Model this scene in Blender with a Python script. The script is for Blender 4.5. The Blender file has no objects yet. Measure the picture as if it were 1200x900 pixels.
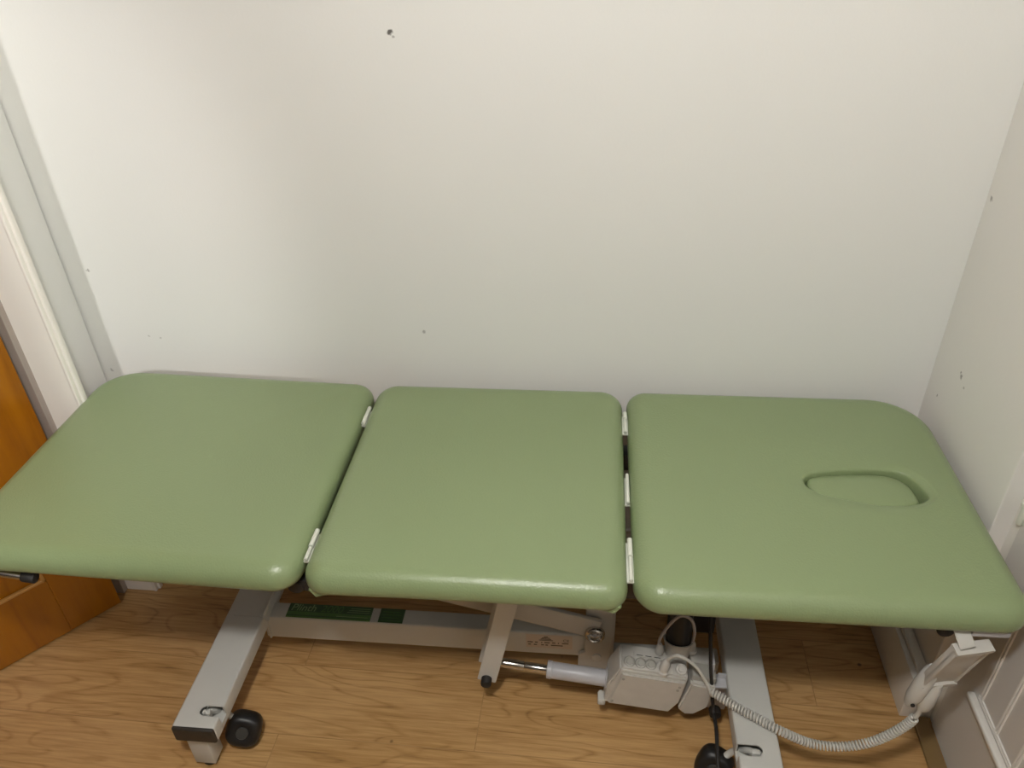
import bpy, bmesh, math, random
from mathutils import Vector, Matrix
random.seed(4)
S = bpy.context.scene
COL = S.collection
V = Vector

# ------------------------------------------------------------------ materials
def nm(name):
    m = bpy.data.materials.new(name); m.use_nodes = True
    nt = m.node_tree; return m, nt, nt.nodes['Principled BSDF']

def mat(name, col, rough=0.5, metal=0.0, spec=0.5, bump=0.0, bscale=200.0, var=0.0, vscale=6.0, coat=0.0):
    m, nt, b = nm(name)
    b.inputs['Base Color'].default_value = (*col, 1)
    b.inputs['Roughness'].default_value = rough
    b.inputs['Metallic'].default_value = metal
    b.inputs['Specular IOR Level'].default_value = spec
    b.inputs['Coat Weight'].default_value = coat
    tc = nt.nodes.new('ShaderNodeTexCoord')
    if bump:
        n = nt.nodes.new('ShaderNodeTexNoise'); n.inputs['Scale'].default_value = bscale; n.inputs['Detail'].default_value = 3
        nt.links.new(tc.outputs['Object'], n.inputs['Vector'])
        bp = nt.nodes.new('ShaderNodeBump'); bp.inputs['Strength'].default_value = bump; bp.inputs['Distance'].default_value = 0.001
        nt.links.new(n.outputs['Fac'], bp.inputs['Height']); nt.links.new(bp.outputs['Normal'], b.inputs['Normal'])
    if var:
        n = nt.nodes.new('ShaderNodeTexNoise'); n.inputs['Scale'].default_value = vscale; n.inputs['Detail'].default_value = 4
        nt.links.new(tc.outputs['Object'], n.inputs['Vector'])
        r = nt.nodes.new('ShaderNodeMapRange'); r.inputs['To Min'].default_value = 1 - var; r.inputs['To Max'].default_value = 1 + var
        nt.links.new(n.outputs['Fac'], r.inputs['Value'])
        h = nt.nodes.new('ShaderNodeHueSaturation'); h.inputs['Color'].default_value = (*col, 1)
        nt.links.new(r.outputs['Result'], h.inputs['Value']); nt.links.new(h.outputs['Color'], b.inputs['Base Color'])
    return m

def math_node(nt, op, a, b=None):
    n = nt.nodes.new('ShaderNodeMath'); n.operation = op
    for i, v in enumerate((a, b)):
        if v is None: continue
        if hasattr(v, 'links'): nt.links.new(v, n.inputs[i])
        else: n.inputs[i].default_value = v
    return n.outputs[0]

def wall_mat(name, col, spots):
    """painted plaster with faint roller texture and a few small dents / scuffs at fixed places (metres)"""
    m, nt, b = nm(name)
    b.inputs['Roughness'].default_value = 0.62
    b.inputs['Specular IOR Level'].default_value = 0.35
    g = nt.nodes.new('ShaderNodeNewGeometry')
    pos = g.outputs['Position']
    n = nt.nodes.new('ShaderNodeTexNoise'); n.inputs['Scale'].default_value = 160; n.inputs['Detail'].default_value = 2
    nt.links.new(pos, n.inputs['Vector'])
    n2 = nt.nodes.new('ShaderNodeTexNoise'); n2.inputs['Scale'].default_value = 1.6; n2.inputs['Detail'].default_value = 3
    nt.links.new(pos, n2.inputs['Vector'])
    bp = nt.nodes.new('ShaderNodeBump'); bp.inputs['Strength'].default_value = 0.25; bp.inputs['Distance'].default_value = 0.0008
    nt.links.new(n.outputs['Fac'], bp.inputs['Height']); nt.links.new(bp.outputs['Normal'], b.inputs['Normal'])
    wob = nt.nodes.new('ShaderNodeTexNoise'); wob.inputs['Scale'].default_value = 90; wob.inputs['Detail'].default_value = 2
    nt.links.new(pos, wob.inputs['Vector'])
    wv = nt.nodes.new('ShaderNodeVectorMath'); wv.operation = 'SCALE'; wv.inputs['Scale'].default_value = 0.012
    nt.links.new(wob.outputs['Color'], wv.inputs[0])
    ad = nt.nodes.new('ShaderNodeVectorMath'); ad.operation = 'ADD'
    nt.links.new(pos, ad.inputs[0]); nt.links.new(wv.outputs[0], ad.inputs[1])
    acc = None
    for (p, r, s) in spots:
        d = nt.nodes.new('ShaderNodeVectorMath'); d.operation = 'DISTANCE'
        nt.links.new(ad.outputs[0], d.inputs[0]); d.inputs[1].default_value = (p[0] + .006, p[1] + .006, p[2] + .006)
        mr = nt.nodes.new('ShaderNodeMapRange'); mr.inputs['From Min'].default_value = r; mr.inputs['From Max'].default_value = r * 0.45
        mr.inputs['To Min'].default_value = 0; mr.inputs['To Max'].default_value = s
        nt.links.new(d.outputs['Value'], mr.inputs['Value'])
        acc = mr.outputs[0] if acc is None else math_node(nt, 'MAXIMUM', acc, mr.outputs[0])
    mix = nt.nodes.new('ShaderNodeMixRGB'); mix.inputs[1].default_value = (*col, 1); mix.inputs[2].default_value = (0.06, 0.05, 0.04, 1)
    if acc is not None: nt.links.new(acc, mix.inputs[0])
    else: mix.inputs[0].default_value = 0
    h = nt.nodes.new('ShaderNodeHueSaturation')
    r2 = nt.nodes.new('ShaderNodeMapRange'); r2.inputs['To Min'].default_value = .97; r2.inputs['To Max'].default_value = 1.03
    nt.links.new(n2.outputs['Fac'], r2.inputs['Value']); nt.links.new(r2.outputs[0], h.inputs['Value'])
    nt.links.new(mix.outputs[0], h.inputs['Color']); nt.links.new(h.outputs[0], b.inputs['Base Color'])
    return m

def wood_mat(name, dark, mid, light, rough, grain=(1.6, 9.0, 1.0), contour=9.0, planks=True, axis=None, fine=1.0, coat=0.0):
    """laminate boards running along X: contour-line grain, fine pores, per-board tone and hairline joints"""
    m, nt, b = nm(name)
    b.inputs['Roughness'].default_value = rough; b.inputs['Coat Weight'].default_value = coat; b.inputs['Coat Roughness'].default_value = .15
    tc = nt.nodes.new('ShaderNodeTexCoord')
    src = tc.outputs['Object']
    L = nt.links.new
    bt = nt.nodes.new('ShaderNodeTexBrick')
    bt.inputs['Color1'].default_value = (0, 0, 0, 1); bt.inputs['Color2'].default_value = (1, 1, 1, 1)
    bt.inputs['Mortar'].default_value = (.5, .5, .5, 1)
    bt.inputs['Scale'].default_value = 1; bt.inputs['Brick Width'].default_value = 1.28; bt.inputs['Row Height'].default_value = 0.193
    bt.inputs['Mortar Size'].default_value = 0.0012; bt.inputs['Mortar Smooth'].default_value = 0.2; bt.offset = 0.37
    mp0 = nt.nodes.new('ShaderNodeMapping'); mp0.inputs['Location'].default_value = (0.32, 0.045, 0)
    L(src, mp0.inputs[0]); L(mp0.outputs[0], bt.inputs['Vector'])
    shift = nt.nodes.new('ShaderNodeVectorMath'); shift.operation = 'SCALE'; shift.inputs['Scale'].default_value = 7.3 if planks else 0
    L(bt.outputs['Color'], shift.inputs[0])
    add = nt.nodes.new('ShaderNodeVectorMath'); add.operation = 'ADD'; L(src, add.inputs[0]); L(shift.outputs[0], add.inputs[1])
    mp = nt.nodes.new('ShaderNodeMapping'); mp.inputs['Scale'].default_value = grain; L(add.outputs[0], mp.inputs[0])
    n1 = nt.nodes.new('ShaderNodeTexNoise'); n1.inputs['Scale'].default_value = 1; n1.inputs['Detail'].default_value = 2.2; n1.inputs['Roughness'].default_value = .45; n1.inputs['Distortion'].default_value = .35
    L(mp.outputs[0], n1.inputs['Vector'])
    k = math_node(nt, 'MULTIPLY', n1.outputs['Fac'], contour)
    fr = math_node(nt, 'FRACT', k)
    tri = math_node(nt, 'ABSOLUTE', math_node(nt, 'SUBTRACT', fr, 0.5))      # 0..0.5
    line = nt.nodes.new('ShaderNodeMapRange'); line.inputs['From Min'].default_value = 0.0; line.inputs['From Max'].default_value = 0.16
    line.inputs['To Min'].default_value = 1; line.inputs['To Max'].default_value = 0; L(tri, line.inputs[0])
    mp2 = nt.nodes.new('ShaderNodeMapping'); mp2.inputs['Scale'].default_value = (grain[0] * 5, grain[1] * 16, grain[2] * (1 if planks else 3)); L(add.outputs[0], mp2.inputs[0])
    n2 = nt.nodes.new('ShaderNodeTexNoise'); n2.inputs['Scale'].default_value = 1; n2.inputs['Detail'].default_value = 4; n2.inputs['Roughness'].default_value = .65
    L(mp2.outputs[0], n2.inputs['Vector'])
    mp3 = nt.nodes.new('ShaderNodeMapping'); mp3.inputs['Scale'].default_value = (grain[0] * 1.3, grain[1] * .5, grain[2]); L(add.outputs[0], mp3.inputs[0])
    n3 = nt.nodes.new('ShaderNodeTexNoise'); n3.inputs['Scale'].default_value = 1.4; n3.inputs['Detail'].default_value = 3; L(mp3.outputs[0], n3.inputs['Vector'])
    t = math_node(nt, 'ADD', math_node(nt, 'MULTIPLY', n2.outputs['Fac'], 0.95 * fine), math_node(nt, 'MULTIPLY', n3.outputs['Fac'], 0.62))
    t = math_node(nt, 'SUBTRACT', t, math_node(nt, 'MULTIPLY', math_node(nt, 'MULTIPLY', line.outputs[0], n3.outputs['Fac']), 0.42))
    if planks:
        sep = nt.nodes.new('ShaderNodeSeparateColor'); L(bt.outputs['Color'], sep.inputs[0])
        t = math_node(nt, 'ADD', t, math_node(nt, 'MULTIPLY', math_node(nt, 'SUBTRACT', sep.outputs[0], .5), .12))
    cr = nt.nodes.new('ShaderNodeValToRGB')
    e = cr.color_ramp.elements
    e[0].position = .30; e[0].color = (*dark, 1); e[1].position = .98; e[1].color = (*light, 1)
    x = e.new(.62); x.color = (*mid, 1)
    L(t, cr.inputs[0])
    out = cr.outputs[0]
    # sparse dark knots / pores
    vo = nt.nodes.new('ShaderNodeTexVoronoi'); vo.inputs['Scale'].default_value = 7 ; L(src, vo.inputs['Vector'])
    kn = nt.nodes.new('ShaderNodeMapRange'); kn.inputs['From Min'].default_value = .045; kn.inputs['From Max'].default_value = .02; kn.inputs['To Max'].default_value = .75 if planks else 0
    L(vo.outputs['Distance'], kn.inputs[0])
    mk = nt.nodes.new('ShaderNodeMixRGB'); L(kn.outputs[0], mk.inputs[0]); L(out, mk.inputs[1]); mk.inputs[2].default_value = (*[c * .35 for c in dark], 1); out = mk.outputs[0]
    if planks:
        mx = nt.nodes.new('ShaderNodeMixRGB'); mx.inputs[2].default_value = (*[c * .55 for c in dark], 1)
        f = math_node(nt, 'MULTIPLY', bt.outputs['Fac'], .28); L(f, mx.inputs[0]); L(out, mx.inputs[1]); out = mx.outputs[0]
    L(out, b.inputs['Base Color'])
    bp = nt.nodes.new('ShaderNodeBump'); bp.inputs['Strength'].default_value = .12; bp.inputs['Distance'].default_value = .0006
    L(n2.outputs['Fac'], bp.inputs['Height']); L(bp.outputs[0], b.inputs['Normal'])
    return m

def vinyl_mat(name, col):
    m, nt, b = nm(name)
    b.inputs['Roughness'].default_value = 0.33; b.inputs['Specular IOR Level'].default_value = 0.5
    tc = nt.nodes.new('ShaderNodeTexCoord')
    v = nt.nodes.new('ShaderNodeTexVoronoi'); v.inputs['Scale'].default_value = 300; v.feature = 'SMOOTH_F1'
    nt.links.new(tc.outputs['Object'], v.inputs['Vector'])
    n = nt.nodes.new('ShaderNodeTexNoise'); n.inputs['Scale'].default_value = 9; n.inputs['Detail'].default_value = 4
    nt.links.new(tc.outputs['Object'], n.inputs['Vector'])
    b1 = nt.nodes.new('ShaderNodeBump'); b1.inputs['Strength'].default_value = .45; b1.inputs['Distance'].default_value = .0008
    nt.links.new(v.outputs['Distance'], b1.inputs['Height'])
    b2 = nt.nodes.new('ShaderNodeBump'); b2.inputs['Strength'].default_value = .25; b2.inputs['Distance'].default_value = .003
    nt.links.new(n.outputs['Fac'], b2.inputs['Height']); nt.links.new(b1.outputs[0], b2.inputs['Normal']); nt.links.new(b2.outputs[0], b.inputs['Normal'])
    n3 = nt.nodes.new('ShaderNodeTexNoise'); n3.inputs['Scale'].default_value = 2.5; n3.inputs['Detail'].default_value = 2
    nt.links.new(tc.outputs['Object'], n3.inputs['Vector'])
    h = nt.nodes.new('ShaderNodeHueSaturation'); h.inputs['Color'].default_value = (*col, 1)
    r = nt.nodes.new('ShaderNodeMapRange'); r.inputs['To Min'].default_value = .95; r.inputs['To Max'].default_value = 1.05
    nt.links.new(n3.outputs['Fac'], r.inputs[0]); nt.links.new(r.outputs[0], h.inputs['Value']); nt.links.new(h.outputs[0], b.inputs['Base Color'])
    return m

M = dict(
    vinyl=vinyl_mat('green_vinyl', (0.230, 0.296, 0.148)),
    paint=mat('cream_powder_coat', (0.60, 0.60, 0.56), .42, var=.05, vscale=14, bump=.1, bscale=300),
    paint2=mat('cream_powder_coat_dull', (0.50, 0.485, 0.44), .5, var=.05, vscale=12),
    plastic=mat('grey_white_plastic', (0.56, 0.545, 0.50), .5, var=.10, vscale=30),
    plasticd=mat('socket_grey_plastic', (0.36, 0.35, 0.31), .55, var=.1, vscale=60),
    lav=mat('actuator_tube_grey', (0.50, 0.50, 0.52), .35, var=.06, vscale=30),
    chrome=mat('chrome', (0.62, 0.60, 0.56), .2, 1.0),
    zinc=mat('hinge_white_metal', (0.74, 0.76, 0.68), .35, .1, bump=.1),
    black=mat('black_plastic', (0.012, 0.012, 0.012), .42, bump=.1, bscale=400),
    rubber=mat('black_rubber', (0.016, 0.014, 0.013), .6),
    capd=mat('dark_grey_end_plug', (0.035, 0.03, 0.025), .5, bump=.2, bscale=300),
    cord=mat('cord_light_grey', (0.62, 0.61, 0.56), .4),
    cordd=mat('cord_grey', (0.42, 0.39, 0.38), .45),
    dirt=mat('knob_centre', (0.05, 0.05, 0.047), .5),
    green=mat('label_green', (0.075, 0.19, 0.035), .4),
    greend=mat('label_dark_green', (0.028, 0.085, 0.016), .4),
    greenl=mat('label_pale_print', (0.24, 0.36, 0.16), .4),
    tag=mat('rating_label', (0.60, 0.52, 0.44), .5),
    ink=mat('label_ink', (0.05, 0.045, 0.04), .5),
    gloss=mat('white_gloss_paint', (0.85, 0.83, 0.77), .32, var=.02, vscale=3),
    glossd=mat('door_white_paint', (0.70, 0.68, 0.64), .38, var=.04, vscale=5, bump=.15, bscale=60),
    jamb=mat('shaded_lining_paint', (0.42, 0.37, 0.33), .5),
    ceil=mat('ceiling_paint', (0.55, 0.54, 0.53), .7), rear=mat('dark_unseen_wall', (0.15, 0.135, 0.12), .7),  # rear: colour of the unseen walls, made dark to cut bounced light
    trimwood=mat('threshold_wood', (0.22, 0.14, 0.055), .4, var=.12, vscale=15),
    floor=wood_mat('oak_laminate', (0.140, 0.066, 0.018), (0.42, 0.238, 0.085), (0.60, 0.372, 0.160), .34, grain=(1.5, 9.0, 1), contour=12),
    door=wood_mat('orange_oak_veneer', (0.21, 0.066, 0.001), (0.31, 0.108, 0.0015), (0.38, 0.142, 0.003), .3, grain=(6, 6, 1.0), contour=5, planks=False, fine=.7),
    wall=wall_mat('wall_paint', (0.82, 0.825, 0.80), [((-.5013, 0, 1.4417), .0065, .9), ((-.4965, 0, 1.434), .004, .5), ((-.4975, 0, .7573), .006, .45),
        ((-1.335, 0, .905), .005, .5), ((-1.23, 0, .72), .004, .3), ((-1.2, 0, .715), .004, .3), ((-1.37, 0, .61), .005, .4)]),
    wallr=wall_mat('wall_paint_right', (0.84, 0.825, 0.79), [((.7084, -.135, .765), .0065, .6), ((.7084, -.128, .772), .004, .6), ((.7084, -.16, .753), .004, .4), ((.7084, -.02, 1.12), .007, .55), ((.7084, -.06, .665), .004, .6)]),
)

# ------------------------------------------------------------------ mesh helpers
def obj(name, bm, m, parent=None, smooth=False, angle=None):
    me = bpy.data.meshes.new(name)
    bmesh.ops.recalc_face_normals(bm, faces=bm.faces)
    bm.to_mesh(me); bm.free()
    o = bpy.data.objects.new(name, me); COL.objects.link(o)
    mm = m if isinstance(m, (list, tuple)) else [m]
    for x in mm: me.materials.append(x)
    if smooth:
        for p in me.polygons: p.use_smooth = True
        if angle:
            me.set_sharp_from_angle(angle=math.radians(angle))
    if parent is not None: o.parent = parent
    return o

def box(bm, x0, x1, y0, y1, z0, z1, bev=0.0, seg=2, mtx=None, mi=0):
    r = bmesh.ops.create_cube(bm, size=1)
    vs = r['verts']
    for v in vs:
        v.co = V((x0 + (v.co.x + .5) * (x1 - x0), y0 + (v.co.y + .5) * (y1 - y0), z0 + (v.co.z + .5) * (z1 - z0)))
    fs = set(f for v in vs for f in v.link_faces)
    if bev:
        es = list(set(e for v in vs for e in v.link_edges))
        rr = bmesh.ops.bevel(bm, geom=es, offset=bev, segments=seg, affect='EDGES', profile=.5)
        fs = set(rr['faces']) | set(f for f in fs if f.is_valid)
        vs = list(set(v for f in fs for v in f.verts))
    if mtx is not None:
        for v in vs: v.co = mtx @ v.co
    for f in fs: f.material_index = mi
    return vs

def frame(a, b, up=V((0, 0, 1))):
    """matrix with local X along a->b, origin a"""
    a = V(a); b = V(b); x = (b - a).normalized()
    y = up.cross(x)
    if y.length < 1e-4: y = V((0, 1, 0)).cross(x)
    y.normalize(); z = x.cross(y)
    m = Matrix((x, y, z)).transposed().to_4x4(); m.translation = a
    return m

def bar(bm, a, b, w, h, bev=0.002, up=V((0, 0, 1))):
    """rectangular bar from a to b; w across (sideways), h along up"""
    L = (V(b) - V(a)).length
    return box(bm, 0, L, -w / 2, w / 2, -h / 2, h / 2, bev, 2, frame(a, b, up))

def lathe(bm, a, b, prof, n=24):
    """profile [(t along a->b in metres, radius)] revolved"""
    m = frame(a, b); rings = []
    for (t, r) in prof:
        rings.append([bm.verts.new(m @ V((t, r * math.cos(2 * math.pi * i / n), r * math.sin(2 * math.pi * i / n)))) for i in range(n)])
    for k in range(len(rings) - 1):
        for i in range(n):
            bm.faces.new((rings[k][i], rings[k][(i + 1) % n], rings[k + 1][(i + 1) % n], rings[k + 1][i]))
    bm.faces.new(rings[0]); bm.faces.new(rings[-1][::-1])

def cyl(bm, a, b, r, bev=0.001, n=24):
    L = (V(b) - V(a)).length
    lathe(bm, a, b, [(0, r - bev), (bev * .3, r - bev * .3), (bev, r), (L - bev, r), (L - bev * .3, r - bev * .3), (L, r - bev)], n)

def catmull(pts, n=10):
    P = [V(p) for p in pts]; P = [P[0] * 2 - P[1]] + P + [P[-1] * 2 - P[-2]]
    out = []
    for i in range(1, len(P) - 2):
        for k in range(n):
            t = k / n
            a, b, c, d = P[i - 1], P[i], P[i + 1], P[i + 2]
            out.append(.5 * ((2 * b) + (c - a) * t + (2 * a - 5 * b + 4 * c - d) * t * t + (3 * b - a - 3 * c + d) * t ** 3))
    out.append(P[-2]); return out

def tube(bm, pts, r, n=10):
    rings = []
    up = V((0, 0, 1)); prev = None
    for i, p in enumerate(pts):
        t = (pts[min(i + 1, len(pts) - 1)] - pts[max(i - 1, 0)]).normalized()
        if prev is None:
            u = t.orthogonal().normalized()
        else:
            u = (prev - t * prev.dot(t)).normalized()
        prev = u; w = t.cross(u)
        rr = r(i / (len(pts) - 1)) if callable(r) else r
        rings.append([bm.verts.new(p + (u * math.cos(2 * math.pi * k / n) + w * math.sin(2 * math.pi * k / n)) * rr) for k in range(n)])
    for a, b in zip(rings, rings[1:]):
        for k in range(n): bm.faces.new((a[k], a[(k + 1) % n], b[(k + 1) % n], b[k]))
    bm.faces.new(rings[0]); bm.faces.new(rings[-1][::-1])

def coil(pts, pitch, R, ends=0.02):
    """helix wrapped around a smooth path"""
    dense = catmull(pts, 60)
    Ls = [0]
    for a, b in zip(dense, dense[1:]): Ls.append(Ls[-1] + (b - a).length)
    out = []; prev = None; T = Ls[-1]; step = pitch / 12
    i = 0; s = 0
    while s < T:
        while Ls[i + 1] < s: i += 1
        f = (s - Ls[i]) / (Ls[i + 1] - Ls[i] + 1e-9)
        p = dense[i].lerp(dense[i + 1], f); t = (dense[i + 1] - dense[i]).normalized()
        u = t.orthogonal().normalized() if prev is None else (prev - t * prev.dot(t)).normalized()
        prev = u; w = t.cross(u); a = 2 * math.pi * s / pitch
        out.append(p + (u * math.cos(a) + w * math.sin(a)) * R)
        s += step
    return out

def prism(bm, poly, y0, y1, bev=0.0, mtx=None):
    """polygon in XZ extruded from y0 to y1"""
    a = [bm.verts.new((x, y0, z)) for x, z in poly]; b = [bm.verts.new((x, y1, z)) for x, z in poly]
    n = len(poly); fs = [bm.faces.new(a), bm.faces.new(b[::-1])]
    for i in range(n): fs.append(bm.faces.new((a[i], b[i], b[(i + 1) % n], a[(i + 1) % n])))
    vs = a + b
    if bev:
        bmesh.ops.recalc_face_normals(bm, faces=fs)
        rr = bmesh.ops.bevel(bm, geom=list(set(e for v in vs for e in v.link_edges)), offset=bev, segments=2, affect='EDGES')
        vs = list(set(v for f in list(rr['faces']) + [f for f in fs if f.is_valid] for v in f.verts))
    if mtx is not None:
        for v in vs: v.co = mtx @ v.co

def struct(name, bm, m, parent=None, label=None, **k):
    o = obj(name, bm, m, parent, **k)
    if parent is None: o['kind'] = 'structure'
    if label: o['label'] = label
    return o

def thing(name, label, cat, loc=(0, 0, 0), rotz=0):
    o = bpy.data.objects.new(name, None); COL.objects.link(o)
    o.location = loc; o.rotation_euler = (0, 0, rotz); o.empty_display_size = .1
    o['label'] = label; o['category'] = cat
    return o

# ------------------------------------------------------------------ room
XR, XL = 0.7084, -1.394
YF = -4.2
b = bmesh.new(); box(b, -2.9, 1.6, YF - .1, .6, -.1, 0); f_ = struct('floor', b, M['floor'])
b = bmesh.new(); box(b, -2.9, 1.6, YF - .1, .6, 2.4, 2.5); struct('ceiling', b, M['ceil'])
b = bmesh.new(); box(b, -2.9, 1.6, 0, .1, 0, 2.4); struct('wall_back', b, M['wall'])
b = bmesh.new(); box(b, -2.9, 1.6, YF - .1, YF, 0, 2.4); struct('wall_front', b, M['rear'])
# right wall, ending in a reveal beside the white door
b = bmesh.new(); box(b, XR, .86, -.427, 0, 0, 2.4, .002); box(b, XR, .86, -.427, YF, 2.04, 2.4); box(b, XR, .86, YF, -1.35, 0, 2.4)
struct('wall_right', b, M['wallr'])
b = bmesh.new(); box(b, .672, XR, -.44, 0, 0, .138, .003); box(b, .684, XR, -.44, 0, .138, .152, .004)
box(b, XR, .742, -.44, -.427, 0, .15, .002)
struct('baseboard_right', b, M['gloss'], smooth=True, angle=30)
# left return wall between back wall and door casing
b = bmesh.new(); box(b, -1.52, XL, -.19, -.0055, 0, 2.4); box(b, -2.3, XL, -.225, -.05, 2.06, 2.4); box(b, -2.8, -2.2, -.225, -.05, 0, 2.4)
struct('wall_left', b, M['wall'])
b = bmesh.new(); box(b, -2.8, -2.7, YF, -.225, 0, 2.4); struct('wall_far_left', b, M['rear'])
b = bmesh.new(); box(b, -1.36, .66, -.016, 0, 0, .14, .003); struct('baseboard_back', b, M['gloss'])
# casing of the wooden door: flat board with a beaded outer edge
b = bmesh.new()
box(b, -1.397, -1.312, -.2265, -.190, 0, 2.15, .002); box(b, -1.314, -1.305, -.2290, -.206, 0, 2.15, .0035, 3); box(b, -1.309, -1.299, -.218, -.203, 0, 2.15, .003, 3)
struct('trim_1', b, M['gloss'], smooth=True, angle=30)
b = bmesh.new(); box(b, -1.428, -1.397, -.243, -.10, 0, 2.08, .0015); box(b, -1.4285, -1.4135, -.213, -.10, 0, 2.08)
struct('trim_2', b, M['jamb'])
b = bmesh.new(); box(b, .6985, .737, -1.35, -.441, 0, .009, .003); struct('trim_3', b, M['trimwood'])

# orange oak door, standing ajar
d1 = bpy.data.objects.new('door_1', None); COL.objects.link(d1); d1['kind'] = 'structure'
d1.location = (-1.4145, -.2555, .008); d1.rotation_euler = (0, 0, math.atan2(-.773, -.634))
# local X = away from the hinge, local +Y faces the camera side (checked by sign)
b = bmesh.new()
T = .04
box(b, 0, .135, 0, T, 0, 1.97, .0015)                  # hinge stile
box(b, .135, .76, 0, T, 0, .193, .0008)                 # bottom rail
box(b, .665, .76, 0, T, .193, 1.97, .0015)
box(b, .135, .665, 0, T, .93, 1.08, .0008); box(b, .135, .665, 0, T, 1.87, 1.97, .0008)
dl = obj('door_leaf', b, M['door'], d1)
b = bmesh.new(); box(b, .135, .665, .009, T - .009, .193, 1.87); obj('door_panel', b, M['door'], d1)
beadm = mat('door_bead_wood', (0.50, 0.26, 0.07), .3, var=.1, vscale=20)
b = bmesh.new()
for (za, zb) in ((.193, .93), (1.08, 1.87)):
    for yy in (.0035, T - .0035):
        for (xa, xb_, z1, z2) in ((.135, .665, za, za + .010), (.135, .665, zb - .010, zb), (.135, .145, za, zb), (.655, .665, za, zb)):
            box(b, xa, xb_, yy - .005, yy + .005, z1, z2, .003)
obj('panel_bead', b, beadm, d1)

# white panelled door in the right wall
d2 = bpy.data.objects.new('door_2', None); COL.objects.link(d2); d2['kind'] = 'structure'; d2.location = (.738, -.458, 0)
b = bmesh.new()
GX = 0.0
vx = [-.105, -.180, -.257, -.334, -.411, -.488, -.565, -.642]
box(b, 0, .04, -.86, 0, .006, 2.0, .0015)
obj('door_leaf', b, M['glossd'], d2)
b = bmesh.new()
for i, y in enumerate(vx):
    for dy in (0, .0075):
        box(b, -.0035, .002, y - dy - .0045, y - dy - .0005, .262, 1.9, .0012)
for dz in (0, .0075):
    box(b, -.0035, .002, -.80, -.101, .258 + dz - .004, .258 + dz, .0012)
    box(b, -.0035, .002, -.80, -.101, 1.9 + dz - .004, 1.9 + dz, .0012)
obj('door_bead', b, M['gloss'], d2)
b = bmesh.new(); box(b, -.014, .002, -.84, -.080, .232, .246, .004, 3)
r_ = obj('door_rail', b, M['gloss'], d2, smooth=True, angle=40); r_['label'] = 'flat white bar along the foot of the door panel'
b = bmesh.new(); box(b, .004, .05, .003, .0305, 0, 2.02, .0015); obj('door_frame', b, M['gloss'], d2)
b = bmesh.new()
cyl(b, (-.003, .002, .645), (-.003, .002, .690), .006); box(b, -.002, .004, -.012, .014, .648, .688, .002)
cyl(b, (-.003, .002, .688), (-.003, .002, .696), .0095)
obj('hinge', b, M['zinc'], d2, smooth=True, angle=35)

# ------------------------------------------------------------------ treatment couch
G, YAW = 0.0409, 0.0158
couch = thing('treatment_couch', 'sage green padded three section treatment couch on a cream metal frame against the wall', 'treatment couch', (0, -G, 0), YAW)
MI = (Matrix.Translation((0, -G, 0)) @ Matrix.Rotation(YAW, 4, 'Z')).inverted()
def l(x, y, z): return MI @ V((x, y, z))          # room point to couch point

ZT = 0.6508; W = .65

def outline(x0, x1, y0, y1, rad, n=14, m=26):
    """rounded rectangle, radii (front-left, front-right, back-right, back-left), counter-clockwise; points with outward normals"""
    cs = [((x0, y0), math.pi, rad[0]), ((x1, y0), 1.5 * math.pi, rad[1]), ((x1, y1), 0, rad[2]), ((x0, y1), .5 * math.pi, rad[3])]
    pts = []
    sg = [(1, 1), (-1, 1), (-1, -1), (1, -1)]
    for k, ((cx, cy), a0, r) in enumerate(cs):
        ox, oy = cx + sg[k][0] * r, cy + sg[k][1] * r
        for i in range(n + 1):
            a = a0 + .5 * math.pi * i / n
            pts.append((V((ox + r * math.cos(a), oy + r * math.sin(a))), V((math.cos(a), math.sin(a)))))
        # straight run to next corner
        (nx, ny), na, nr = cs[(k + 1) % 4]
        qx, qy = nx + sg[(k + 1) % 4][0] * nr + nr * math.cos(na), ny + sg[(k + 1) % 4][1] * nr + nr * math.sin(na)
        p = pts[-1][0]; q = V((qx, qy)); nn = pts[-1][1]
        for i in range(1, m): pts.append((p.lerp(q, i / m), nn))
    return pts

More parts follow.
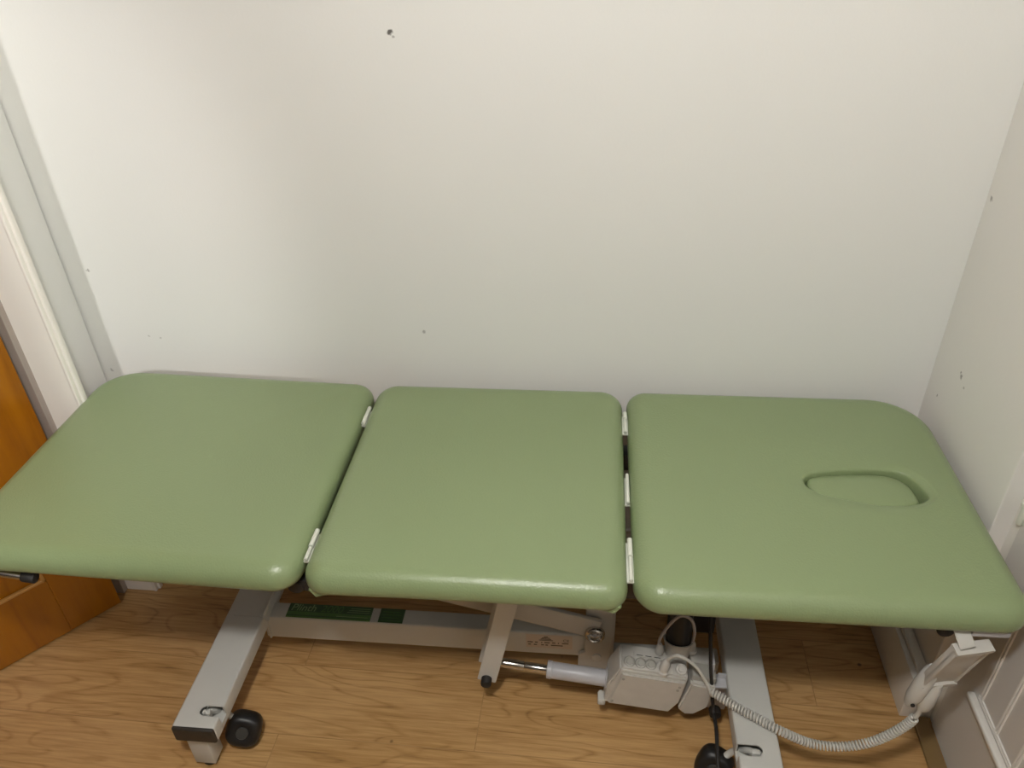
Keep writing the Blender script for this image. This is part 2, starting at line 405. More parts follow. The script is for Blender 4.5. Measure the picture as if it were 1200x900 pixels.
def pad(name, x0, x1, rad, tilt=0.0, hinge=None, crown=.006, hole=None, sag=0.0, label=None, tuck=None):
    b = bmesh.new()
    ol = outline(x0, x1, -W, 0, rad)
    N = len(ol); th = .056
    c = V(((x0 + x1) / 2, -W / 2))
    prof = [(.030, -th), (.012, -th), (.004, -th + .003), (.0005, -th + .009), (0, -th + .016), (0, -.036)]
    er, eh = .040, .036
    for i in range(1, 11):
        a = .5 * math.pi * i / 10
        prof.append((er * (1 - math.cos(a)), -eh + eh * math.sin(a)))
    rings = []
    def ring(pts, z): rings.append([b.verts.new((p.x, p.y, z if not callable(z) else z(p))) for p in pts])
    for d, z in prof:
        ring([p - n * d for p, n in ol], ZT - crown + z)
    last = [p - n * er for p, n in ol]
    if hole is None:
        K = 14
        for k in range(1, K):
            f = 1 - k / K
            h = ZT - crown + crown * (1 - f ** 2.2)
            ring([c + (p - c) * f for p in last], h)
        cv = b.verts.new((c.x, c.y, ZT))
    else:
        hc = sum((V(p) for p in hole), V((0, 0))) / len(hole)
        # resample hole outline by angle to match the outer ring
        hp = smooth_loop(hole, 12)
        ang = sorted([(math.atan2(p.y - hc.y, p.x - hc.x), p) for p in hp], key=lambda t: t[0])
        def at(a):
            for i in range(len(ang)):
                a0, p0 = ang[i - 1]; a1, p1 = ang[i]
                if i == 0: a0 -= 2 * math.pi
                if a0 <= a <= a1: return p0.lerp(p1, (a - a0) / (a1 - a0 + 1e-9))
            a0, p0 = ang[-1]; a1, p1 = ang[0]; a1 += 2 * math.pi
            return p0.lerp(p1, (a - a0) / (a1 - a0 + 1e-9))
        hol = []
        for i, p in enumerate(last):
            hol.append(at(math.atan2(p.y - hc.y, p.x - hc.x)))
        K = 16
        for k in range(1, K + 1):
            f = k / K; f2 = f ** .75
            h = ZT - crown + crown * (1 - (1 - f) ** 2.2)
            if f > .8: h -= .004 * ((f - .8) / .2) ** 2
            ring([p.lerp(hc + (q - hc) * 1.12, f2) for p, q in zip(last, hol)], h)
        for (s, z) in ((1.07, -.0045), (1.035, -.0065), (1.015, -.0100), (1.0, -.017), (.99, -.03), (.99, -.05)):
            ring([hc + (q - hc) * s for q in hol], ZT + z)
        cv = None
    for A, B in zip(rings, rings[1:]):
        for i in range(N): b.faces.new((A[i], A[(i + 1) % N], B[(i + 1) % N], B[i]))
    if cv: 
        for i in range(N): b.faces.new((rings[-1][i], rings[-1][(i + 1) % N], cv))
    else: b.faces.new(rings[-1])
    b.faces.new(rings[0][::-1])
    if sag:
        for v in b.verts:
            if v.co.y < -W + .12:
                s = math.sin(math.pi * (v.co.x - x0) / (x1 - x0)); v.co.z += sag * max(0, s) * ((-W + .12 - v.co.y) / .12)
    if tilt:
        for v in b.verts: v.co.z += tilt * (hinge - v.co.x)
    o = obj(name, b, M['vinyl'], couch, smooth=True)
    if label: o['label'] = label
    return o

def smooth_loop(pts, n):
    P = [V(p) for p in pts]; N = len(P); out = []
    for i in range(N):
        a, b_, c, d = P[i - 1], P[i], P[(i + 1) % N], P[(i + 2) % N]
        for k in range(n):
            t = k / n
            out.append(.5 * ((2 * b_) + (c - a) * t + (2 * a - 5 * b_ + 4 * c - d) * t * t + (3 * b_ - a - 3 * c + d) * t ** 3))
    return out

XA, X1, X2, XB = -1.322, -.6155, -.0035, .6815
rim = [(0.3634, -0.3563), (0.3821, -0.3387), (.44, -.3250), (0.5001, -0.3187), (0.5549, -0.3213), (0.5806, -0.3474), (0.592, -0.3853), (0.5848, -0.4010), (0.5579, -0.4161), (0.5006, -0.4249), (0.448, -0.4167), (0.3974, -0.4031), (0.3685, -0.3823)]
rl = [l(x, y, 0).xy for x, y in rim]
pad('leg_pad', XA, X1 - .004, (.085, .055, .050, .105), tilt=.030, hinge=X1, label='left pad, raised a little at its far end')
pad('seat_pad', X1 + .004, X2 - .004, (.046, .044, .055, .055), sag=.004)
pad('head_pad', X2 + .006, XB, (.055, .055, .125, .045), hole=rl, label='right pad with the face hole')
# plywood boards under the pads and loose vinyl folds at the middle pad's corners
for (xa, xb, t) in ((XA, X1, .030), (X1, X2, 0), (X2, XB, 0)):
    b = bmesh.new(); vs = box(b, xa + .03, xb - .03, -W + .03, -.03, ZT - .074, ZT - .0625, .002)
    for v in vs: v.co.z += t * (X1 - v.co.x)
    obj('pad_board', b, M['black'], couch)
for sx, xc in ((1, X1 + .010), (-1, X2 - .008)):
    b = bmesh.new()
    prism(b, [(0, 0), (sx * .040, .004), (sx * .045, -.010), (sx * .012, -.020)], -.004, .012, .002, Matrix.Translation((xc + sx * .006, -W + .012, ZT - .052)))
    obj('vinyl_fold', b, M['vinyl'], couch, smooth=True, angle=50)

# face hole plug
pl = [l(x, y, 0).xy for x, y in [(0.3655, -0.3530), (0.3839, -0.3345), (0.4602, -0.3220), (0.5360, -0.3215), (0.5705, -0.3470), (0.5800, -0.3938), (.568, -.4085), (0.5309, -0.4200), (.50, -.4225), (0.4527, -0.4155), (0.4005, -0.4020), (0.3713, -0.3820)]]
lp = smooth_loop(pl, 8); pc = sum(lp, V((0, 0))) / len(lp)
plug = thing('face_hole_plug', 'small green padded plug filling the face hole in the right pad', 'face hole plug', (Matrix.Translation((0, -G, 0)) @ Matrix.Rotation(YAW, 4, 'Z')) @ V((pc.x, pc.y, ZT - .049)), YAW)
b = bmesh.new(); rings = []
for s, z in ((.90, 0), (.96, .003), (.975, .010), (.975, .024), (.965, .030), (.94, .0335), (.9, .0352), (.8, .037), (.6, .0385), (.3, .0395)):
    rings.append([b.verts.new(((p - pc).x * s, (p - pc).y * s, z)) for p in lp])
for A, B in zip(rings, rings[1:]):
    for i in range(len(lp)): b.faces.new((A[i], A[(i + 1) % len(lp)], B[(i + 1) % len(lp)], B[i]))
b.faces.new(rings[-1]); b.faces.new(rings[0][::-1])
obj('cushion', b, M['vinyl'], plug, smooth=True)

# hinges in the two gaps
def hinge(xc, ya, yb, z=.626, split=None, r=.0050):
    b = bmesh.new()
    ys = [ya, yb] if split is None else [ya, split, yb]
    for i in range(len(ys) - 1):
        cyl(b, (xc, ys[i] - .0008, z - .001 * i), (xc, ys[i + 1] + .0008, z - .001 * i), r - .0012 * i, .0008, 16)
    box(b, xc - .028, xc + .028, min(ys) + .003, max(ys) - .003, z - .012, z - .008, .001)
    obj('hinge', b, M['zinc'], couch, smooth=True, angle=40)
q = l(-.619, -.1458, 0); q2 = l(-.6195, -.2117, 0)
hinge(X1 + .0005, q.y, q2.y)
hinge(X1 + .0005, l(0, -.5534, 0).y, l(0, -.6342, 0).y, split=l(0, -.600, 0).y)
hinge(X2 + .0010, l(0, -.1237, 0).y, l(0, -.200, 0).y, split=l(0, -.148, 0).y)
hinge(X2 + .0015, l(0, -.3379, 0).y, l(0, -.4289, 0).y, z=.618, r=.004)
hinge(X2 + .0015, l(0, -.538, 0).y, l(0, -.6432, 0).y, split=l(0, -.585, 0).y)

# upper frame of square tube under the pads
b = bmesh.new()
ZF = .535
for y in (-.52, -.13):
    box(b, X1 + .02, XB - .05, y - .02, y + .02, ZF - .03, ZF + .018, .003)
for x in (X1 + .05, X2 - .05, .30, XB - .08):
    box(b, x - .02, x + .02, -.52, -.13, ZF - .028, ZF + .016, .003)
obj('upper_frame', b, M['black'], couch, smooth=True, angle=30)
b = bmesh.new()
for y in (-.50, -.15):
    vs = box(b, XA + .06, X1 - .02, y - .015, y + .015, ZF - .01, ZF + .019, .003)
    for v in vs: v.co.z += .03 * (X1 - v.co.x)
obj('backrest_frame', b, M['paint2'], couch, smooth=True, angle=30)
# thin grey edge plate visible under the right end of the head pad
b = bmesh.new(); box(b, .585, .650, -.640, -.56, ZT - .080, ZT - .066, .004); obj('edge_plate', b, M['lav'], couch, smooth=True, angle=30)
# tubes with black end caps
b = bmesh.new(); a1 = l(-1.45, -.690, .611); a2 = l(-1.172, -.690, .5795)
cyl(b, a1, a2, .0085); tl = obj('side_tube', b, M['chrome'], couch, smooth=True, angle=40)
b = bmesh.new(); dirn = (a2 - a1).normalized(); cyl(b, a2 - dirn * .002, a2 + dirn * .026, .0115, .003); obj('tube_cap', b, M['rubber'], tl, smooth=True, angle=40)
b = bmesh.new(); cyl(b, l(.558, -.50, .575), l(.558, -.640, .570), .012); tr = obj('side_tube', b, M['paint'], couch, smooth=True, angle=40)
b = bmesh.new(); cyl(b, l(.558, -.638, .570), l(.558, -.664, .569), .0145, .004); obj('tube_cap', b, M['rubber'], tr, smooth=True, angle=40)
b = bmesh.new(); cyl(b, l(-.635, -.58, .56), l(-.635, -.655, .556), .017, .005); box(b, -.655, -.60, -.60, -.30, .545, .575, .003)
obj('pivot_cap', b, M['rubber'], couch, smooth=True, angle=40)

# base: two cross legs, end plugs, feet, retractable castors, long beam
LT, LB = .172, .125
legs = []
for (xa, xb, side) in ((-.9745, -.8855 + .0085, 1), (.2395, .3275, -1)):
    xc = (xa + xb) / 2
    b = bmesh.new()
    y0, y1 = -.674, -.02
    # tube with rounded edges, slot towards the castor near the front
    box(b, xa, xb, y0, y1, LB, LT, .006, 3)
    leg = obj('base_leg', b, M['paint'], couch, smooth=True, angle=30)
    # slot in the top, cut as a boolean
    ys = -.632
    cb = bmesh.new()
    xs0, xs1 = (xb - .050, xb + .02) if side > 0 else (xa - .02, xa + .052)
    box(cb, xs0 + (.014 if side > 0 else 0), xs1 - (0 if side > 0 else .014), ys - .013, ys + .013, LB + .020, LT + .03)
    px = xs0 + .014 if side > 0 else xs1 - .014
    cyl(cb, (px, ys, LB + .020), (px, ys, LT + .03), .013, .0005, 24)
    me = bpy.data.meshes.new('cut'); bmesh.ops.recalc_face_normals(cb, faces=cb.faces); cb.to_mesh(me); cb.free()
    co = bpy.data.objects.new('cut', me); COL.objects.link(co); co.parent = couch
    cb2 = bmesh.new(); box(cb2, xa + .0035, xb - .0035, y0 - .01, y1 + .01, LB + .0035, LT - .0035)
    me2 = bpy.data.meshes.new('cut'); bmesh.ops.recalc_face_normals(cb2, faces=cb2.faces); cb2.to_mesh(me2); cb2.free()
    co2 = bpy.data.objects.new('cut', me2); COL.objects.link(co2); co2.parent = couch
    md0 = leg.modifiers.new('h', 'BOOLEAN'); md0.operation = 'DIFFERENCE'; md0.object = co2; md0.solver = 'EXACT'
    md = leg.modifiers.new('s', 'BOOLEAN'); md.operation = 'DIFFERENCE'; md.object = co; md.solver = 'EXACT'
    md.use_self = True
    dg = bpy.context.evaluated_depsgraph_get(); dg.update()
    nme = bpy.data.meshes.new_from_object(leg.evaluated_get(dg)); leg.modifiers.clear(); leg.data = nme
    bpy.data.objects.remove(co); bpy.data.objects.remove(co2)
    # end plugs
    for yy, s in ((y0, -1), (y1, 1)):
        b = bmesh.new(); box(b, xa + .001, xb - .001, min(yy + .004 * -s, yy + s * .006), max(yy + .004 * -s, yy + s * .006), LB + .001, LT - .001, .0045, 3)
        obj('end_plug', b, M['capd'], leg, smooth=True, angle=30)
    # feet posts
    for yy in (-.643, -.06):
        b = bmesh.new(); box(b, xc - .036 if side > 0 else xc - .010, xc + .012 if side > 0 else xc + .036, yy - .022, yy + .020, .018, LB + .004, .002)
        ft = obj('foot_post', b, M['paint'], leg, smooth=True, angle=30)
    for yy in (-.643, -.06):
        b = bmesh.new(); fx = xc - .012 if side > 0 else xc + .012
        cyl(b, (fx, yy, 0), (fx, yy, .020), .018, .003); obj('foot_glide', b, M['rubber'], leg, smooth=True, angle=30)
    # castors, front and back
    for (cy, vis) in ((-.628, 1), (-.085, 0)):
        if side > 0: cx, cyy = xb + .010, cy + .034
        else: cx, cyy = xa - .030, cy + .030
        if not vis: cyy = cy
        b = bmesh.new()
        A = V((cx, cyy - .020, .052)); B = V((cx, cyy + .020, .052))
        ax = (V((.25 * side, -1, .55))).normalized()
        c0 = V((cx, cyy, .052))
        lathe(b, c0 - ax * .024, c0 + ax * .024, [(0, .030), (.003, .036), (.010, .0405), (.020, .0415), (.034, .0415), (.042, .038), (.046, .033), (.048, .028), (.0475, .015), (.046, .013)], 40)
        um = V((0, 0, 1)); am = um.cross(ax).normalized(); bm2 = ax.cross(am)
        for v in b.verts:
            w_ = v.co - c0; p_, q_ = w_.dot(am), w_.dot(bm2); t_ = math.atan2(q_, p_) + .35; k_ = 1 - .055 * math.cos(4 * t_)
            v.co = c0 + ax * w_.dot(ax) + (am * p_ + bm2 * q_) * k_
        cs = obj('castor', b, M['black'], couch, smooth=True, angle=50)
        b = bmesh.new(); lathe(b, c0 + ax * .0235, c0 + ax * .0265, [(0, .015), (.001, .0148), (.003, .013)], 24); obj('hub_cap', b, M['dirt'], cs, smooth=True, angle=40)
        b = bmesh.new()
        wc = V((cx + .004 * side, cyy + .004, .0275)); cyl(b, wc - V((0, .016, 0)), wc + V((0, .016, 0)), .0272, .004, 28)
        obj('castor_wheel', b, M['rubber'], cs, smooth=True, angle=40)
        b = bmesh.new()
        if vis:
            p0 = V((px, ys, LT - .012)); p1 = V((cx - side * .036, cyy + .006, .100))
            mid = p0.lerp(p1, .45) + V((0, 0, .010))
            tube(b, catmull([p0 + V((0, 0, -.02)), p0, mid, p1, V((cx - side * .012, cyy, .075))], 6), .0075, 12)
            box(b, px - .009, px + .009, ys - .006, ys + .006, LT - .026, LT - .002, .003)
        else:
            tube(b, catmull([V((xc, cy, LT - .03)), V((cx, cy, .10))], 4), .0075, 12)
        obj('castor_arm', b, M['paint'], cs, smooth=True, angle=40)
    legs.append(leg)

# long beam with welded ends
BY0, BY1, BZ0, BZ1 = -.360, -.312, .083, .162
b = bmesh.new(); box(b, -.89, -.012, BY0, BY1, BZ0, BZ1, .005, 3); box(b, -.06, .245, BY0 + .004, BY1, .045, .085, .004, 3)
beam = obj('base_beam', b, M['paint'], couch, smooth=True, angle=30)
# gusset where the beam meets the left leg
b = bmesh.new()
prism(b, [(-.955, LT), (-.955, LT + .003), (-.880, LT + .003), (-.868, .160), (-.868, .155), (-.89, LT)], BY0 - .012, BY1 + .035, .001)
vs = box(b, -.882, -.876, BY0 - .004, BY1 + .03, BZ0, LT + .008, .002)
obj('gusset', b, M['paint'], couch, smooth=True, angle=30)

# labels lie on top of the beam
def text_mesh(txt, size, name, m, loc, parent, rot=(0, 0, 0), shear=0.0, sx=1.0):
    cu = bpy.data.curves.new(name, 'FONT'); cu.body = txt; cu.size = size; cu.extrude = .0001; cu.shear = shear
    t = bpy.data.objects.new(name, cu); COL.objects.link(t)
    dg = bpy.context.evaluated_depsgraph_get(); dg.update()
    me = bpy.data.meshes.new_from_object(t.evaluated_get(dg)); bpy.data.objects.remove(t)
    for v in me.vertices: v.co.x *= sx
    me.materials.clear(); me.materials.append(m)
    o = bpy.data.objects.new(name, me); COL.objects.link(o); o.parent = parent
    o.location = loc; o.rotation_euler = rot; return o
zl = BZ1 + .0006
b = bmesh.new(); box(b, -.828, -.612, BY0 + .003, BY1 - .002, BZ1 - .0005, zl); lb = obj('name_label', b, M['green'], beam); lb['label'] = 'green name label'
b = bmesh.new(); box(b, -.828, -.612, BY0 + .021, BY1 - .002, zl, zl + .0003); box(b, -.828, -.612, BY0 + .008, BY0 + .0105, zl, zl + .0003); obj('label_band', b, M['greend'], lb)
text_mesh('Plinth', .030, 'lettering', M['greenl'], (-.822, BY0 + .0235, zl + .0006), lb, shear=.2, sx=.95)
text_mesh('2000', .030, 'lettering', M['green'], (-.745, BY0 + .0235, zl + .0006), lb, shear=.2, sx=.95)
b = bmesh.new()
for k in range(3): box(b, -.676 + .004 * k, -.618, BY0 + .026 + .006 * k, BY0 + .0275 + .006 * k, zl + .0003, zl + .0006)
box(b, -.70, -.62, BY0 + .012, BY0 + .0135, zl, zl + .0006)
obj('label_print', b, M['greenl'], lb)
b = bmesh.new(); box(b, -.592, -.530, BY0 + .003, BY1 - .002, BZ1 - .0005, zl); l2 = obj('maker_label', b, M['greend'], beam); l2['label'] = 'small dark green label'
b = bmesh.new()
for k in range(4): box(b, -.585, -.537 - .006 * (k % 2), BY0 + .008 + .009 * k, BY0 + .0095 + .009 * k, zl, zl + .0003)
obj('label_print', b, M['green'], l2)
# rating plate on the front face
yt = BY0 - .0006
b = bmesh.new(); box(b, -.224, -.111, yt, BY0 + .001, .108, .156, 0); tg = obj('rating_label', b, M['tag'], beam); tg['label'] = 'beige rating label with fine print'
text_mesh('CE', .013, 'lettering', M['ink'], (-.134, yt - .0003, .134), tg, rot=(math.pi / 2, 0, 0))
b = bmesh.new()
rr = random.Random(2)
for (z, segs) in ((.126, ((-.220, -.207), (-.202, -.195), (-.187, -.184), (-.179, -.166), (-.160, -.152), (-.146, -.143), (-.136, -.120))), (.117, ((-.219, -.212), (-.205, -.197), (-.187, -.180), (-.177, -.170), (-.163, -.134)))):
    for (xa, xb_) in segs: box(b, xa, xb_, yt - .0003, yt, z, z + .0032)
for k, (xa, xb_) in enumerate(((-.192, -.158), (-.188, -.162), (-.185, -.165), (-.180, -.170))): box(b, xa, xb_, yt - .0003, yt, .135 + k * .0042, .1372 + k * .0042)
obj('label_print', b, M['capd'], tg)

# bracket plate at the right end of the beam
b = bmesh.new(); prism(b, [(-.096, .046), (-.022, .046), (-.010, .30), (-.080, .30), (-.080, .115), (-.096, .105)], BY0 - .010, BY0 - .003, .0015)
box(b, -.080, -.010, BY0 - .010, BY0 + .05, .296, .302, .001); box(b, -.018, -.011, BY0 - .010, BY0 + .05, .08, .30, .001)
br = obj('bracket_plate', b, M['paint2'], couch, smooth=True, angle=30)
b = bmesh.new(); lathe(b, (-.058, BY0 - .026, .207), (-.058, BY0 - .040, .207), [(0, .0235), (.008, .0235), (.0125, .021), (.014, .018), (.012, .0155), (.005, .014), (.004, .008), (.009, .006)], 32)
obj('pivot_pin', b, M['chrome'], couch, smooth=True, angle=40)
b = bmesh.new(); cyl(b, (-.051, BY0 - .009, .098), (-.051, BY0 - .014, .098), .0115, .001); obj('bolt_head', b, M['paint'], couch, smooth=True, angle=30)

# scissor arms
b = bmesh.new(); bar(b, (-.050, BY0 - .021, .215), (-.62, BY0 - .021, .375), .012, .062, .004); obj('lift_arm', b, M['paint2'], couch, smooth=True, angle=30)
b = bmesh.new(); bar(b, (-.11, BY1 + .02, .20), (-.58, BY1 + .02, .53), .012, .05, .004); obj('lift_arm', b, M['paint2'], couch, smooth=True, angle=30)
b = bmesh.new(); bar(b, (.20, BY1 + .02, .18), (-.12, BY1 + .02, .53), .012, .05, .004); obj('lift_arm', b, M['paint2'], couch, smooth=True, angle=30)
# lever: two plates from the arm down to the actuator pin
LY = -.462
for (dy, dx) in ((0, 0), (.048, -.004)):
    b = bmesh.new()
    prism(b, [(-.331 + dx, .112), (-.288 + dx, .102), (-.192 + dx, .545), (-.238 + dx, .545)], LY - .003 + dy, LY + .003 + dy, .0015)
    obj('lever_plate', b, M['paint'], couch, smooth=True, angle=30)
b = bmesh.new(); cyl(b, (-.3085, LY - .022, .118), (-.3085, LY + .055, .118), .0125, .004); obj('lever_pin', b, M['rubber'], couch, smooth=True, angle=40)

# actuator
RA = V((-.305, LY + .022, .152)); RB = V((-.02, LY + .006, .135))
d = (RB - RA).normalized()
b = bmesh.new(); cyl(b, RA + d * .142, RB + d * .03, .0195, .003); lathe(b, RA + d * .138, RA + d * .150, [(0, .016), (.001, .0205), (.011, .0208), (.012, .0195)], 28)
lathe(b, RB - d * .012, RB + d * .006, [(0, .019), (.001, .025), (.016, .026), (.018, .02)], 28)
act = obj('actuator_tube', b, M['lav'], couch, smooth=True, angle=40)
b = bmesh.new(); cyl(b, RA + d * .0, RA + d * .085, .0105, .001); cyl(b, RA + d * .086, RA + d * .15, .0100, .001); obj('piston_rod', b, M['chrome'], act, smooth=True, angle=40)
b = bmesh.new(); box(b, -.048, -.030, LY - .03, LY - .005, .083, .105, .004); cyl(b, (-.040, LY - .032, .094), (-.040, LY - .0, .094), .006); obj('mount_lug', b, M['paint'], act, smooth=True, angle=40)

# control box (tilted with the actuator), front toward the room
def rotY(a, px, pz): return Matrix.Translation((px, 0, pz)) @ Matrix.Rotation(a, 4, 'Y') @ Matrix.Translation((-px, 0, -pz))
TI = rotY(.135, .0, .22)
FY = -.492
b = bmesh.new()
prism(b, [(-.018, .095), (.135, .095), (.151, .138), (.150, .222), (-.001, .222), (-.018, .165)], FY, FY + .070, .004, TI)
cbx = obj('control_box', b, M['plastic'], couch, smooth=True, angle=30)
b = bmesh.new()
prism(b, [(-.010, .100), (.131, .100), (.147, .140), (.146, .212), (.004, .212)], FY - .0055, FY + .002, .0025, TI)
lid = obj('box_lid', b, M['plastic'], cbx, smooth=True, angle=30)
for (x, z) in ((.010, .196), (-.001, .112), (.136, .196), (.134, .184)):
    b = bmesh.new(); p = TI @ V((x, FY - .0058, z)); cyl(b, p, p - V((0, .0015, 0)), .0035, .0004, 14); obj('screw', b, M['plasticd'], lid, smooth=True, angle=30)
# row of round cable sockets along the top front edge
b = bmesh.new()
vs = box(b, .004, .116, FY + .003, FY + .034, .2205, .2265, .003, mtx=TI)
obj('socket_strip', b, M['plastic'], cbx, smooth=True, angle=30)
for i, x in enumerate((.018, .043, .066, .091, .134)):
    p = TI @ V((x, FY + .019, .2255)); up = (TI.to_3x3() @ V((0, -.45, .9))).normalized()
    b = bmesh.new(); lathe(b, p, p + up * .007, [(0, .0128), (.004, .0128), (.0065, .0118), (.007, .0102), (.0035, .0098), (.0035, .0066), (.006, .006)], 22)
    so = obj('socket', b, M['plasticd'] if i in (0, 1, 2) else M['plastic'], cbx, smooth=True, angle=35)
b = bmesh.new()
for i, x in enumerate((.036, .056, .076)):
    box(b, x, x + .014, FY + .040, FY + .044, .2215, .2235, .0004, mtx=TI)
obj('vent_slot', b, M['capd'], cbx)
b = bmesh.new(); box(b, .028, .098, FY + .0375, FY + .040, .2215, .2265, .001, mtx=TI); box(b, .028, .0305, FY + .03, FY + .05, .2215, .2265, .001, mtx=TI)
obj('socket_rib', b, M['plastic'], cbx, smooth=True, angle=30)
b = bmesh.new(); box(b, -.0192, -.0172, FY + .012, FY + .055, .115, .165, .001, mtx=TI); obj('side_panel', b, M['plasticd'], cbx)
# motor housing next to the box
b = bmesh.new()
prism(b, [(.150, .112), (.168, .095), (.190, .100), (.2135, .130), (.2155, .205), (.160, .208), (.156, .165)], FY - .002, FY + .052, .004, TI)
mh = obj('motor_housing', b, M['plastic'], couch, smooth=True, angle=30)
b = bmesh.new(); box(b, .160, .215, FY + .010, FY + .078, .195, .222, .004, mtx=TI); obj('housing_cap', b, M['plasticd'], mh, smooth=True, angle=30)
b = bmesh.new(); box(b, .158, .2145, FY + .046, FY + .080, .214, .228, .004, mtx=TI); obj('housing_cover', b, M['plastic'], mh, smooth=True, angle=30)
# collar and black motor column behind
b = bmesh.new(); ca = V((.128, FY + .062, .205)); cd = V((.04, .35, 1)).normalized()
lathe(b, ca, ca + cd * .045, [(0, .026), (.030, .031), (.038, .034), (.0385, .0305), (.03, .028)], 28); obj('motor_collar', b, M['plastic'], mh, smooth=True, angle=40)
b = bmesh.new(); cyl(b, ca + cd * .02, ca + cd * .26, .0285, .004, 28); obj('motor', b, M['black'], mh, smooth=True, angle=40)
b = bmesh.new(); box(b, .165, .225, -.335, -.315, .165, .52, .003); obj('black_panel', b, M['black'], couch)  # plain upright black panel behind the motor housing
# cables and plugs
b = bmesh.new(); L0 = [l(*p) for p in ((.0937, -.478, .232), (.0925, -.472, .2546), (.1063, -.47, .2957), (.1307, -.47, .3351), (.1553, -.47, .3265), (.1664, -.47, .2879), (.1667, -.462, .238), (.1665, -.46, .215))]
tube(b, catmull(L0, 10), .0036, 12); jl = obj('link_cable', b, M['cordd'], cbx, smooth=True)
b = bmesh.new(); lathe(b, L0[0] - V((0, 0, .014)), L0[0] + V((0, 0, .016)), [(0, .0095), (.012, .0095), (.020, .0078), (.030, .0042)], 20); obj('cable_plug', b, M['plastic'], jl, smooth=True, angle=40)
b = bmesh.new(); e = L0[-2]; lathe(b, e - V((0, 0, .026)), e + V((0, 0, .008)), [(0, .013), (.006, .013), (.008, .009), (.022, .0085), (.034, .0042)], 20); obj('cable_plug', b, M['plastic'], jl, smooth=True, angle=40)
# mounting bracket and knob on the right leg
b = bmesh.new(); prism(b, [(.205, .045), (.250, .040), (.262, .165), (.222, .170)], -.452, -.446, .001, None); box(b, .198, .206, -.475, -.44, .17, .235, .002); box(b, .21, .250, -.475, -.44, .150, .156, .001)
obj('leg_bracket', b, M['lav'], couch, smooth=True, angle=30)
b = bmesh.new(); cyl(b, l(.229, -.508, .073), l(.229, -.53, .073), .0135, .004); obj('bracket_knob', b, M['rubber'], couch, smooth=True, angle=40)
# mains cable, black
b = bmesh.new(); mc = [l(*p) for p in ((.190, -.36, .50), (.196, -.44, .36), (.2005, -.50, .2663), (.2110, -.522, .170), (.2210, -.54, .105), (.2185, -.60, .125), (.2150, -.66, .125), (.2150, -.700, .105), (.208, -.73, .03), (.20, -.80, .006), (.12, -1.1, .006))]
tube(b, catmull(mc, 12), .0042, 12); mcx = obj('mains_cable', b, M['rubber'], couch, smooth=True); mcx['label'] = 'black mains cable'

# ------------------------------------------------------------------ hand control on its coiled cord
hc = thing('hand_control', 'pale grey hand control on a coiled cord hanging under the right end of the couch', 'hand control', (Matrix.Translation((0, -G, 0)) @ Matrix.Rotation(YAW, 4, 'Z')) @ V((0, 0, 0)), YAW)
hA = V(l(.5703, -.6831, .5450)); hw_ = (V(l(.6428, -.6658, .5450)) - hA); hl_ = V(l(.5604, -.6415, .3858)) - hA
hX = hw_.normalized(); hZ = -(hl_ - hX * hl_.dot(hX)).normalized(); hY = hZ.cross(hX)
hh = .0775; hw = .0345
HM = Matrix((hX, hY, hZ)).transposed().to_4x4(); HM.translation = hA + hw_ * .5 - hZ * hh + hX * -.002
b = bmesh.new()
box(b, -hw, hw, -.004, .012, -hh, hh, .003, 3, HM)
box(b, -hw, -hw + .005, -.0075, .004, -hh, hh, .0025, 3, HM)
box(b, hw - .005, hw, -.0075, .004, -hh, hh, .0025, 3, HM)
# curved end lips
for s in (1, -1):
    pr = [(-hw, .004), (hw, .004)] + [(hw - 2 * hw * k / 10, -.004 - .006 * math.sin(math.pi * k / 10)) for k in range(11)]
    a = [HM @ V((x, -.010, s * (hh + z))) for x, z in pr]; c_ = [HM @ V((x, .012, s * (hh + z))) for x, z in pr]
    va = [b.verts.new(p) for p in a]; vc = [b.verts.new(p) for p in c_]
    b.faces.new(va); b.faces.new(vc[::-1])
    for i in range(len(pr)): b.faces.new((va[i], vc[i], vc[(i + 1) % len(pr)], va[(i + 1) % len(pr)]))
obj('casing', b, M['plastic'], hc, smooth=True, angle=40)
b = bmesh.new(); p0 = l(.574, -.655, .592); p1 = l(.590, -.684, .556)
bar(b, p0, p1, .026, .003, .001, up=V((0, -1, .5))); obj('hanging_hook', b, M['paint'], hc, smooth=True, angle=30)
b = bmesh.new()
G0 = l(.577, -.640, .440); G1 = l(.560, -.636, .318)
lathe(b, G0, G1, [(0, .010), (.01, .014), (.05, .0165), (.09, .0155), (.112, .011), (.120, .007)], 24)
lathe(b, l(.594, -.640, .40), l(.586, -.638, .310), [(0, .010), (.02, .014), (.06, .0155), (.08, .012), (.09, .007)], 24)
gr = obj('grip', b, M['paint'], hc, smooth=True, angle=50)
b = bmesh.new(); qd = l(.559, -.6515, .342); cyl(b, qd, qd - V((0, .004, 0)), .004, .001, 16); obj('screw_hole', b, M['rubber'], gr, smooth=True, angle=40)
CP = [l(*p) for p in ((.2079, -.5525, .192), (.2575, -.584, .1905), (.3060, -.611, .190), (.3430, -.629, .186), (.4060, -.636, .163), (.4650, -.640, .168), (.5120, -.641, .190), (.5460, -.642, .226), (.5700, -.642, .264), (.5790, -.642, .290))]
b = bmesh.new(); tube(b, coil(CP,     .0068, .0078), .0024, 8)
cc = obj('coiled_cord', b, M['cord'], hc, smooth=True)
b = bmesh.new()
tube(b, catmull([CP[-1], l(.582, -.642, .302), l(.583, -.643, .32), l(.586, -.648, .36)], 8), .005, 12); obj('cord_grommet', b, M['cord'], hc, smooth=True)
b = bmesh.new(); cs_ = [l(*p) for p in ((.106, -.520, .236), (.1129, -.524, .262), (.132, -.53, .2771), (.1667, -.535, .2531), (.1952, -.54, .2030), (.2060, -.548, .178), (.2079, -.5525, .192))]
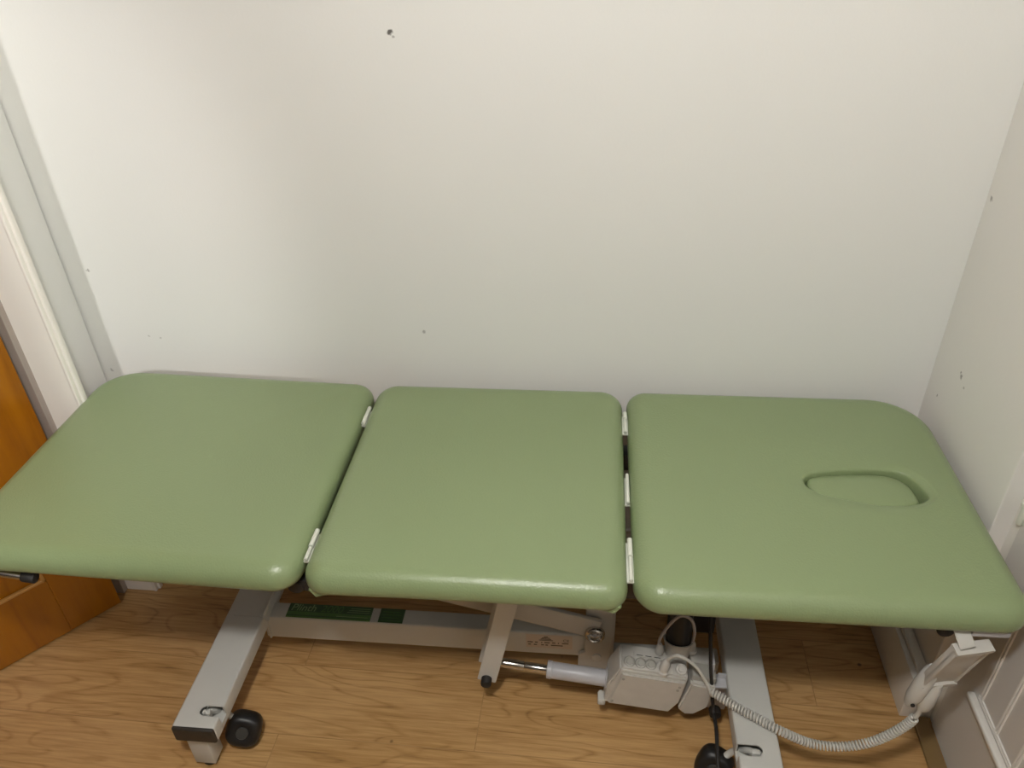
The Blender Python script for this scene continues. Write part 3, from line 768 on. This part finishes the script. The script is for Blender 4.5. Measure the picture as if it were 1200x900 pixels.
tube(b, catmull(cs_, 10), .0036, 12); st = obj('straight_cord', b, M['cord'], hc, smooth=True)
b = bmesh.new(); pa = l(.100, -.522, .207); pb = l(.1075, -.519, .250); lathe(b, pa, pb, [(0, .0135), (.006, .0135), (.008, .0105), (.030, .0100), (.040, .006), (.0435, .004)], 20); obj('cable_plug', b, M['plastic'], st, smooth=True, angle=40)

# ------------------------------------------------------------------ lights (ceiling lamp and a narrow downlight, both at the ceiling)
def area(name, loc, size, power, col):
    ld = bpy.data.lights.new(name, 'AREA'); ld.shape = 'DISK'; ld.size = size; ld.energy = power; ld.color = col
    o = bpy.data.objects.new(name, ld); COL.objects.link(o); o.location = loc; return o
def lamp(name, kind, loc, power, col, soft):
    ld = bpy.data.lights.new(name, kind); ld.energy = power; ld.color = col; ld.shadow_soft_size = soft
    o = bpy.data.objects.new(name, ld); COL.objects.link(o); o.location = loc; return o
lamp('ceiling_lamp', 'POINT', (-.22, -1.60, 2.29), 65, (1, .975, .935), .07)
so = lamp('downlight', 'SPOT', (-.68, -3.1, 2.28), 135, (1, .96, .94), .10)
so.data.spot_size = math.radians(38); so.data.spot_blend = .65
so.rotation_euler = (V((-1.80, 0, .86)) - so.location).to_track_quat('-Z', 'Y').to_euler()
w = bpy.data.worlds.new('World'); S.world = w; w.use_nodes = True
w.node_tree.nodes['Background'].inputs[0].default_value = (.9, .85, .78, 1); w.node_tree.nodes['Background'].inputs[1].default_value = .05

# ------------------------------------------------------------------ camera
cam = bpy.data.cameras.new('camera'); co = bpy.data.objects.new('camera', cam); COL.objects.link(co)
F = 919.78; cam.sensor_width = 36; cam.sensor_fit = 'HORIZONTAL'; cam.lens = F * 36 / 1200; cam.clip_start = .02
r = V((0.99304887, 0.11345334, -0.03134127)); u = V((-0.03719611, 0.55511995, 0.8309382)); f = V((-0.11167088, 0.82399647, -0.55548126))
m = Matrix((r, u, -f)).transposed().to_4x4(); m.translation = (-0.06120, -1.64223, 1.71942)
co.matrix_world = m
S.camera = co
S.view_settings.view_transform = 'Standard'; S.view_settings.look = 'None'; S.view_settings.gamma = 1
S.view_settings.use_curve_mapping = False; S.view_settings.exposure = 0.0
